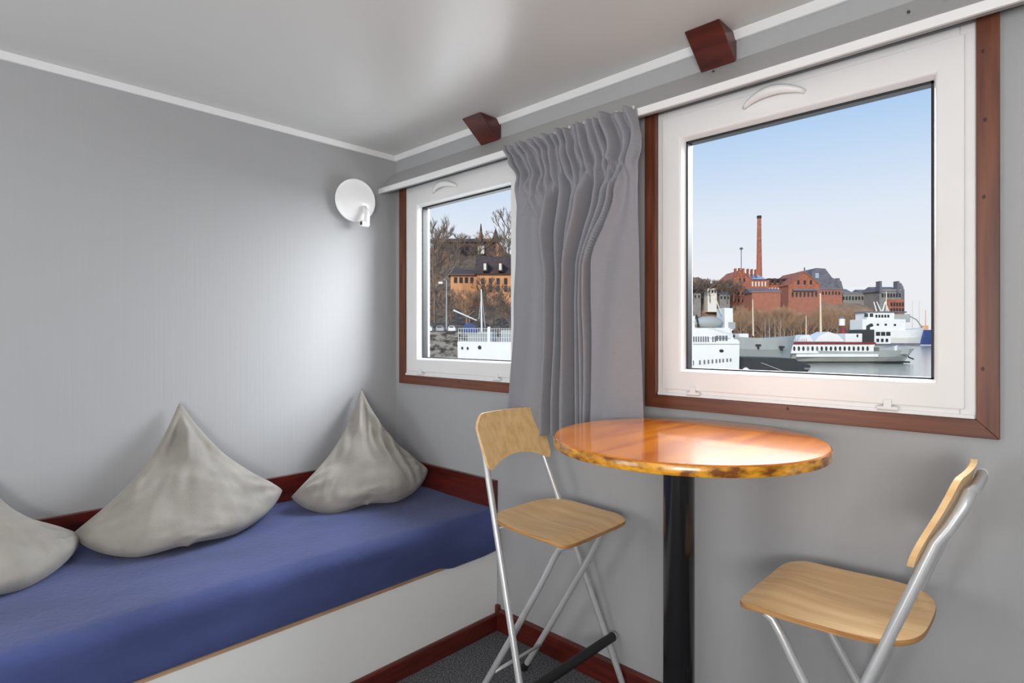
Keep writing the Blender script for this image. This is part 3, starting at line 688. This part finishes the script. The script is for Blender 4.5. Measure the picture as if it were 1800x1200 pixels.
for k in range(3):
    tk, b = tree_mesh(10, 4.2, 30 + k, 9, 3, 1.0)
    a = D.meshes.new('trunk'); a.from_pydata(tk.v, [], tk.f); c = D.meshes.new('crown'); c.from_pydata(b.v, [], b.f)
    a.materials.append(M['branch']); c.materials.append(M['branch'])
    a2 = a.copy(); c2 = c.copy(); a2.materials[0] = M['branch_warm']; c2.materials[0] = M['branch_warm']
    protos.append((a, c, a2, c2))
def tree(px, t, z, h, label, group, warm=False, k=None, wide=1.0):
    k = random.randrange(3) if k is None else k
    r = out('bare_tree', X(px, t), t, z, label, 'tree', group); r.scale = (h / 10 * wide, h / 10 * wide, h / 10); r.rotation_euler = (0, 0, random.uniform(0, 6.28))
    for nm, me in (('trunk', protos[k][2 if warm else 0]), ('crown', protos[k][3 if warm else 1])):
        o = D.objects.new(nm, me); COL.objects.link(o); o.parent = r
G1 = 'bare trees on the hillside'
tree(764, 74, hzL(764, 74), 14.5, 'tall bare tree at the left edge of the corner window, crown against the sky', G1, k=0, wide=.62)
tree(748, 80, hzL(748, 80), 15.0, 'bare tree crowding the left frame of the corner window', G1, k=1, wide=.6)
tree(893, 120, hzL(893, 120), 15.0, 'thin pale bare tree at the right edge of the corner window, beside the curtain', G1, k=2, wide=.7)
for i in range(34):
    px = 742 + (i * 47) % 170; t_ = 68 + (i * 29) % 78
    if 88 < t_ < 106 and px > 785: t_ -= 22
    z = hzL(px, t_); h = random.uniform(5, 8) * (1 if t_ > 85 else .7)
    tree(px, t_, z - .4, h, 'bare brown tree among others on the wooded slope in the corner window', G1, warm=(i % 3 == 0))
G2 = 'bare brown trees on the far shore'
for i in range(60):
    px = 1304 + i * 4.5 + random.uniform(-2, 2); t_ = 384 + (i * 17) % 26
    pt = 552 - 14 * noise.noise((px * .03, 0, 0)) if px < 1540 else 560
    h = (Z(pt - 10, t_) - WZ) * random.uniform(.85, 1.05)
    tree(px, t_, WZ + .4, h, 'bare brown tree in the belt along the far shore', G2, warm=True, wide=.75)
for i in range(16):
    px = 1206 + i * 6; t_ = 415 + (i * 13) % 22
    tree(px, t_, Z(530, t_), (Z(489, t_) - Z(530, t_)) * random.uniform(.85, 1.05), 'dark bare tree above the white ship at the left glass edge', 'dark trees above the white ship', wide=1.1)

# ships
def hull(x0, x1, t, zw, zd, beam, m, root, bow=1, name='hull', sheer=.5, nl=30):
    b = MB(); n = nl
    def half(s_):                 # s_ 0 stern .. 1 bow
        return beam / 2 * (min(1, .72 + s_ * 1.4) if s_ < .2 else 1 if s_ < .6 else max(.02, 1 - ((s_ - .6) / .4) ** 2))
    L = []
    for i in range(n + 1):
        s_ = i / n; xs = x0 + (x1 - x0) * (s_ if bow > 0 else 1 - s_); hb = half(s_); rake = (x1 - x0) * .05 * (s_ ** 4) * bow
        z2 = zd + sheer * (2 * s_ - 1) ** 2
        L.append([(xs - rake, t - hb * .55, zw - .4), (xs, t - hb * .95, zw + (z2 - zw) * .5), (xs + rake, t - hb, z2), (xs + rake, t + hb, z2), (xs, t + hb * .95, zw + (z2 - zw) * .5), (xs - rake, t + hb * .55, zw - .4)])
    vs = [p for r_ in L for p in r_]; fs = []
    for i in range(n):
        for k in range(6): a = i * 6 + k; c = i * 6 + (k + 1) % 6; fs.append((a, c, c + 6, a + 6))
    fs += [tuple(range(6))[::-1], tuple(range(n * 6, n * 6 + 6))]
    return obj(name, MB().add(vs, fs), M[m], root)
def bx(root, name, px0, px1, pyt, pyb, t, dep, m, parent=None):
    return obj(name, MB().box((X(px0, t), t, Z(pyb, t)), (X(px1, t), t + dep, Z(pyt, t))), M[m], parent or root, bevel=.04)
def ports(root, pts, t, w_, h_, m='pane', name='porthole'):
    for px, py in pts:
        x, z = X(px, t), Z(py, t)
        obj(name, MB().add([(x + w_ / 2 * math.cos(a * PI / 5), t + dy, z + h_ / 2 * math.sin(a * PI / 5)) for dy in (-.06, .02) for a in range(10)],
                           [tuple(range(10)), tuple(range(10, 20))[::-1]] + [(a, a + 10, (a + 1) % 10 + 10, (a + 1) % 10) for a in range(10)]), M[m], root)
def pole(root, px0, py0, px1, py1, t, r_, m='mast', name='mast', dt=0):
    return obj(name, MB().tube([(X(px0, t), t + dt, Z(py0, t)), (X(px1, t), t + dt, Z(py1, t))], [r_, r_ * .6], 8), M[m], root)
# moored white passenger ship at the left side of the right window
T = 55
r = out('passenger_ship', X(1240, T), T, WZ, 'large white ship with window rows, nearest at the left of the big window', 'ship')
obj('hull', MB().prism([(X(1120, T), WZ - .3), (X(1299, T), WZ - .3), (X(1300.5, T), Z(600, T)), (X(1296, T), Z(596, T)), (X(1120, T), Z(590, T))], 'y', T, T + 6), M['ship_white'], r, bevel=.05)
bx(r, 'deckhouse', 1120, 1284, 576, 594, T + .6, 4.5, 'ship_white')
obj('funnel', MB().prism([(X(1280, T), Z(598, T)), (X(1295.5, T), Z(598, T)), (X(1294, T), Z(541, T)), (X(1279, T), Z(540, T))], 'y', T + .8, T + 3), M['ship_white'], r, bevel=.04)
bx(r, 'funnel_band', 1280.5, 1293, 566, 578, T + .75, .3, 'ship_grey')
ports(r, [(1288, 583), (1290, 590)], T + .8, .2, .35)
bx(r, 'bridge', 1120, 1222, 555, 576, T + 1, 4, 'ship_white')
lb = obj('lifeboat', MB().tube([(X(x_, T), T + 1.2, Z(567 - 1.5 * math.sin(PI * (x_ - 1226) / 52), T)) for x_ in range(1226, 1279, 4)], [.1 + .5 * math.sin(PI * (x_ - 1226) / 52) ** .5 if 1226 < x_ < 1278 else .1 for x_ in range(1226, 1279, 4)], 12), M['ship_grey'], r, smooth=True)
pole(r, 1258, 524, 1268, 552, T + 1, .07); pole(r, 1228, 575, 1224, 553, T + .5, .12, 'ship_dark', 'davit')
for i in range(13): 
    px = 1206 + i * 4.2
    if i != 10: bx(r, 'window', px, px + 2.5, 591, 601, T - .04, .1, 'slate')
for i in range(4): bx(r, 'window', 1259 + i * 5.4, 1263 + i * 5.4, 589.5, 599, T - .04, .1, 'slate')
bx(r, 'rubbing_strake', 1120, 1300, 604, 605, T - .08, .1, 'ship_grey')
ports(r, [(1268, 616.5)], T, .42, .30)
for px in (1209, 1217, 1229, 1237, 1244, 1251, 1258, 1264, 1270, 1277, 1283): bx(r, 'window', px, px + 3, 634 - (px - 1209) * .06, 643 - (px - 1209) * .10, T - .04, .1, 'slate')
pole(r, 1203, 560, 1300, 592, T + .3, .02, 'ship_grey', 'stay')
# light grey vessel moored behind it
T = 82
r = out('grey_barge', X(1345, T), T, WZ, 'light grey vessel with two dark anchors between the white ship and the steamer', 'ship')
hull(X(1270, T), X(1392, T), T, Z(632, T), Z(594, T), 6, 'ship_grey', r, 1, sheer=.35)
bx(r, 'deckhouse', 1299, 1316, 586, 596, T - 2, 2, 'ship_white')
for px, py in ((1317, 606), (1357, 609)):
    x, z = X(px, T), Z(py, T)
    obj('anchor', MB().box((x - .35, T - 3.15, z - .12), (x + .35, T - 2.7, z + .12)).box((x - .1, T - 3.15, z - .5), (x + .1, T - 2.7, z + .15)), M['pane'], r)
pole(r, 1324, 590, 1323, 526, T, .11)
for px in (1345, 1352, 1362, 1372): pole(r, px, 594, px, 560, T, .04, 'ship_grey', 'stanchion')
# black work pontoons
T = 70
r = out('black_pontoon', X(1350, T), T, WZ, 'low black tarred pontoon in front of the grey vessel', 'pontoon')
obj('hull', MB().prism([(X(1296, T), WZ - .2), (X(1398, T), WZ - .2), (X(1411, T), Z(642, T)), (X(1404, T), Z(638, T)), (X(1392, T), Z(637, T)), (X(1385, T), Z(629, T)), (X(1296, T), Z(627, T))], 'y', T - 2, T + 3), M['ship_dark'], r, bevel=.08)
obj('gangway', MB().tube([(X(1325, T), T - 2.1, Z(636, T)), (X(1362, T), T - 2.1, Z(650, T))], .05, 6), M['ship_grey'], r)
tag(obj('tyre_fender', MB().lathe([(.28, -.12), (.34, 0), (.28, .12)], (X(1402, T), T - 2.2, Z(646, T)), 14), M['slate'], r))
b = MB().lathe([(.02, -.28), (.2, -.2), (.28, 0), (.2, .2), (.02, .28)], (X(1311, 50), 50, Z(651, 50)), 14)
outm('mooring_buoy', b, M['ship_white'], 'small round white buoy at the bottom edge of the glass', 'buoy', smooth=True)
# steamer
T = 106
r = out('steamer', X(1495, T), T, WZ, 'long white passenger steamer with a row of dark arched windows and red funnel', 'ship')
hull(X(1384, T), X(1597, T), T, Z(636, T), Z(617, T), 6, 'ship_grey', r, 1, sheer=.5)
bx(r, 'saloon', 1386, 1536, 605, 621, T - 2.9, 5.6, 'ship_white')
bx(r, 'deck_edge', 1384, 1540, 601.5, 605, T - 3.1, 6.0, 'ship_red')
obj('bulwark', MB().prism([(X(1536, T), Z(622, T)), (X(1586, T), Z(622, T)), (X(1590, T), Z(607, T)), (X(1560, T), Z(610, T)), (X(1536, T), Z(610, T))], 'y', T - 1.6, T + 1.6), M['ship_grey'], r, bevel=.05)
for i in range(17): ports(r, [(1396 + i * 8.05, 612.5)], T - 2.9, .42, .85, 'pane' if i not in (3, 5) else 'slate', 'window')
bx(r, 'name_board', 1400, 1544, 622, 627, T - 3.05, .1, 'ship_white')
bx(r, 'waterline_band', 1388, 1600, 635, 637.5, T - 2.2, 4, 'ship_dark')
obj('bow_stem', MB().tube([(X(1582, T), T - .2, Z(634, T)), (X(1592, T), T, Z(620, T)), (X(1598, T), T, Z(628, T)), (X(1606, T), T, Z(631, T))], .12, 8), M['ship_dark'], r)
obj('awning', MB().prism([(X(1392, T), Z(600, T)), (X(1420, T), Z(600, T)), (X(1412, T), Z(588, T)), (X(1398, T), Z(591, T))], 'y', T - 2, T + 2), M['ship_white'], r)
obj('awning', MB().prism([(X(1422, T), Z(600, T)), (X(1474, T), Z(600, T)), (X(1462, T), Z(588, T)), (X(1446, T), Z(583, T)), (X(1430, T), Z(590, T))], 'y', T - 2, T + 2), M['ship_white'], r)
bx(r, 'cabin', 1486, 1516, 586, 601, T - 2, 4, 'ship_white')
ports(r, [(1507, 590)], T - 2, .35, .6)
bx(r, 'casing', 1515, 1537, 579, 605, T - 2, 4, 'ship_dark'); obj('ventilator', MB().tube([(X(1520, T), T - 1, Z(585, T)), (X(1520, T), T - 1, Z(574, T)), (X(1527, T), T - 1, Z(571, T))], .32, 10), M['ship_dark'], r)
bx(r, 'wheelhouse', 1537, 1566, 580, 604, T - 1.8, 3.6, 'ship_white')
for px in (1540, 1549, 1558): bx(r, 'wheelhouse_window', px, px + 7.5, 583, 590, T - 1.86, .1, 'pane')
for px in (1541, 1549, 1557): bx(r, 'wheelhouse_window', px, px + 4.5, 595, 601, T - 1.86, .1, 'pane')
fn = obj('funnel', MB().lathe([(.55, 0), (.50, 2.6)], (X(1482, T), T, Z(600, T)), 18), M['ship_red'], r, smooth=True, angle=30)
obj('funnel_top', MB().lathe([(.50, 0), (.50, 1.3)], (X(1480, T), T, Z(572, T)), 18), M['ship_white'], fn, smooth=True, angle=30)
obj('funnel_rim', MB().lathe([(.53, 0), (.53, .35)], (X(1480, T), T, Z(560, T)), 18), M['slate'], fn, smooth=True, angle=30)
pole(r, 1443, 600, 1442, 515, T, .20); pole(r, 1417, 600, 1417, 555, T, .11); pole(r, 1589, 614, 1575, 607, T - .5, .12, 'ship_white', 'bow_rail')
bx(r, 'kiosk', 1573, 1577, 608, 618, T - 1.9, .6, 'ship_white')
for i in range(9): pole(r, 1392 + i * 3.2, 601, 1392 + i * 3.2, 594, T - 2.9, .03, 'ship_dark', 'stanchion')
# second white ship behind the steamer
T = 300
r = out('ferry', X(1580, T), T, WZ, 'white ferry with pointed bow moored behind the steamer at the right', 'ship')
hull(X(1512, T), X(1622, T), T, Z(607, T), Z(580, T), 12, 'ship_white', r, 1, sheer=1.6)
bx(r, 'upper_deck', 1516, 1592, 561, 584, T - 5.6, 11, 'ship_white')
bx(r, 'bridge_deck', 1524, 1572, 549, 563, T - 5, 10, 'ship_white')
for px in (1520, 1529): bx(r, 'bridge_window', px, px + 6, 550.5, 557, T - 5.1, .3, 'pane')
for i in range(5): bx(r, 'bridge_window', 1539 + i * 5.2, 1542.5 + i * 5.2, 553, 558, T - 5.1, .3, 'pane')
bx(r, 'roof_line', 1522, 1594, 547, 549.5, T - 5.2, 10.4, 'slate')
bx(r, 'aft_house', 1572, 1600, 552, 566, T - 4, 8, 'ship_grey')
ports(r, [(1529, 571), (1543, 570.5), (1557, 570.5), (1573, 571)], T - 5.6, 1.4, 1.2)
ports(r, [(1594, 587)], T - 4.2, 2.4, 2.0, 'slate')
bx(r, 'waterline_band', 1540, 1618, 603, 608, T - 4.5, 9, 'slate')
for a, c in ((1536, 1541), (1541, 1549), (1556, 1551), (1556, 1562)): pole(r, c, 548, a, 530, T, .4, 'ship_white')
pole(r, 1558, 548, 1558, 512, T, .35)
obj('rail', MB().tube([(X(1590, T), T - 4, Z(556, T)), (X(1604, T), T - 3, Z(562, T)), (X(1620, T), T, Z(574, T))], .3, 6), M['ship_grey'], r)
# small sail boats at the right edge
for px, t_, m_, lab in ((1604, 330, 'ship_white', 'small white sailing boat with a thin mast beyond the ferry bow'), (1616, 335, 'ship_white', 'small white sailing boat left of the orange-masted boat'), (1627, 300, 'ship_blue', 'small blue boat with an orange mast at the right glass edge')):
    r = out('sailing_boat', X(px, t_), t_, WZ, lab, 'boat')
    hull(X(px - 10, t_), X(px + 12, t_), t_, Z(604, t_), Z(580 if m_ == 'ship_blue' else 590, t_), 3, m_, r, 1, sheer=.3)
    pole(r, px, 590, px, 528 if m_ != 'ship_blue' else 545, t_, .22, 'mast' if m_ != 'ship_blue' else 'orange_wall')
    bx(r, 'cabin', px - 5, px + 5, 572 if m_ == 'ship_blue' else 584, 590, t_ - .8, 1.6, 'ship_white' if m_ != 'ship_blue' else 'orange_wall')

# white ship in the corner window
T = 50
r = out('white_motor_ship', X(855, T), T, WZ, 'white ship with three portholes and railings seen through the corner window', 'ship')
obj('hull', MB().prism([(X(806, T), WZ - .3), (X(1080, T), WZ - .3), (X(1080, T), Z(603, T)), (X(804, T), Z(600, T))], 'y', T, T + 4), M['ship_white'], r, bevel=.05)
ports(r, [(812.5, 611.5), (822, 612)], T, .16, .26); ports(r, [(843, 610.5)], T, .30, .34)
for i in range(26):
    px = 806 + i * 4.2; pole(r, px, 603, px, 577, T + .1, .025, 'ship_white', 'railing_post')
for py in (577, 585, 593): pole(r, 805, py, 912, py + .5, T + .1, .02, 'ship_white', 'railing')
bx(r, 'deckhouse', 822, 872, 583, 602, T + 1.2, 2, 'ship_grey'); bx(r, 'locker', 857, 862, 574, 603, T + .05, .4, 'ship_white')
bx(r, 'deckhouse', 880, 930, 580, 602, T + 1.2, 2, 'ship_grey')
pole(r, 847, 600, 846, 508, T + 1.4, .09, 'ship_white'); pole(r, 842, 560, 846.5, 516, T + 1.4, .04, 'ship_grey', 'rigging'); pole(r, 853, 575, 846.5, 512, T + 1.4, .04, 'ship_grey', 'rigging')
pole(r, 797, 545, 838, 563, T + 1.6, .08, 'ship_white', 'boom')
obj('tarpaulin', MB().prism([(X(810, T), Z(584, T)), (X(838, T), Z(584, T)), (X(834, T), Z(572, T)), (X(822, T), Z(566, T)), (X(812, T), Z(572, T))], 'y', T + 1, T + 2), M['ship_blue'], r)
T = 61
r = out('street_lamp', X(784, T), T + .5, Z(583, T), 'white street lamp post on the quay in the corner window', 'street lamp')
obj('post', MB().tube([(X(784, T), T + .5, Z(583, T)), (X(784, T), T + .5, Z(492, T)), (X(779, T), T + .5, Z(490, T))], [.09, .05, .04], 8), M['ship_grey'], r)
obj('head', MB().box((X(770, T), T + .3, Z(498, T)), (X(777, T), T + .7, Z(494.5, T))), M['ship_white'], r)
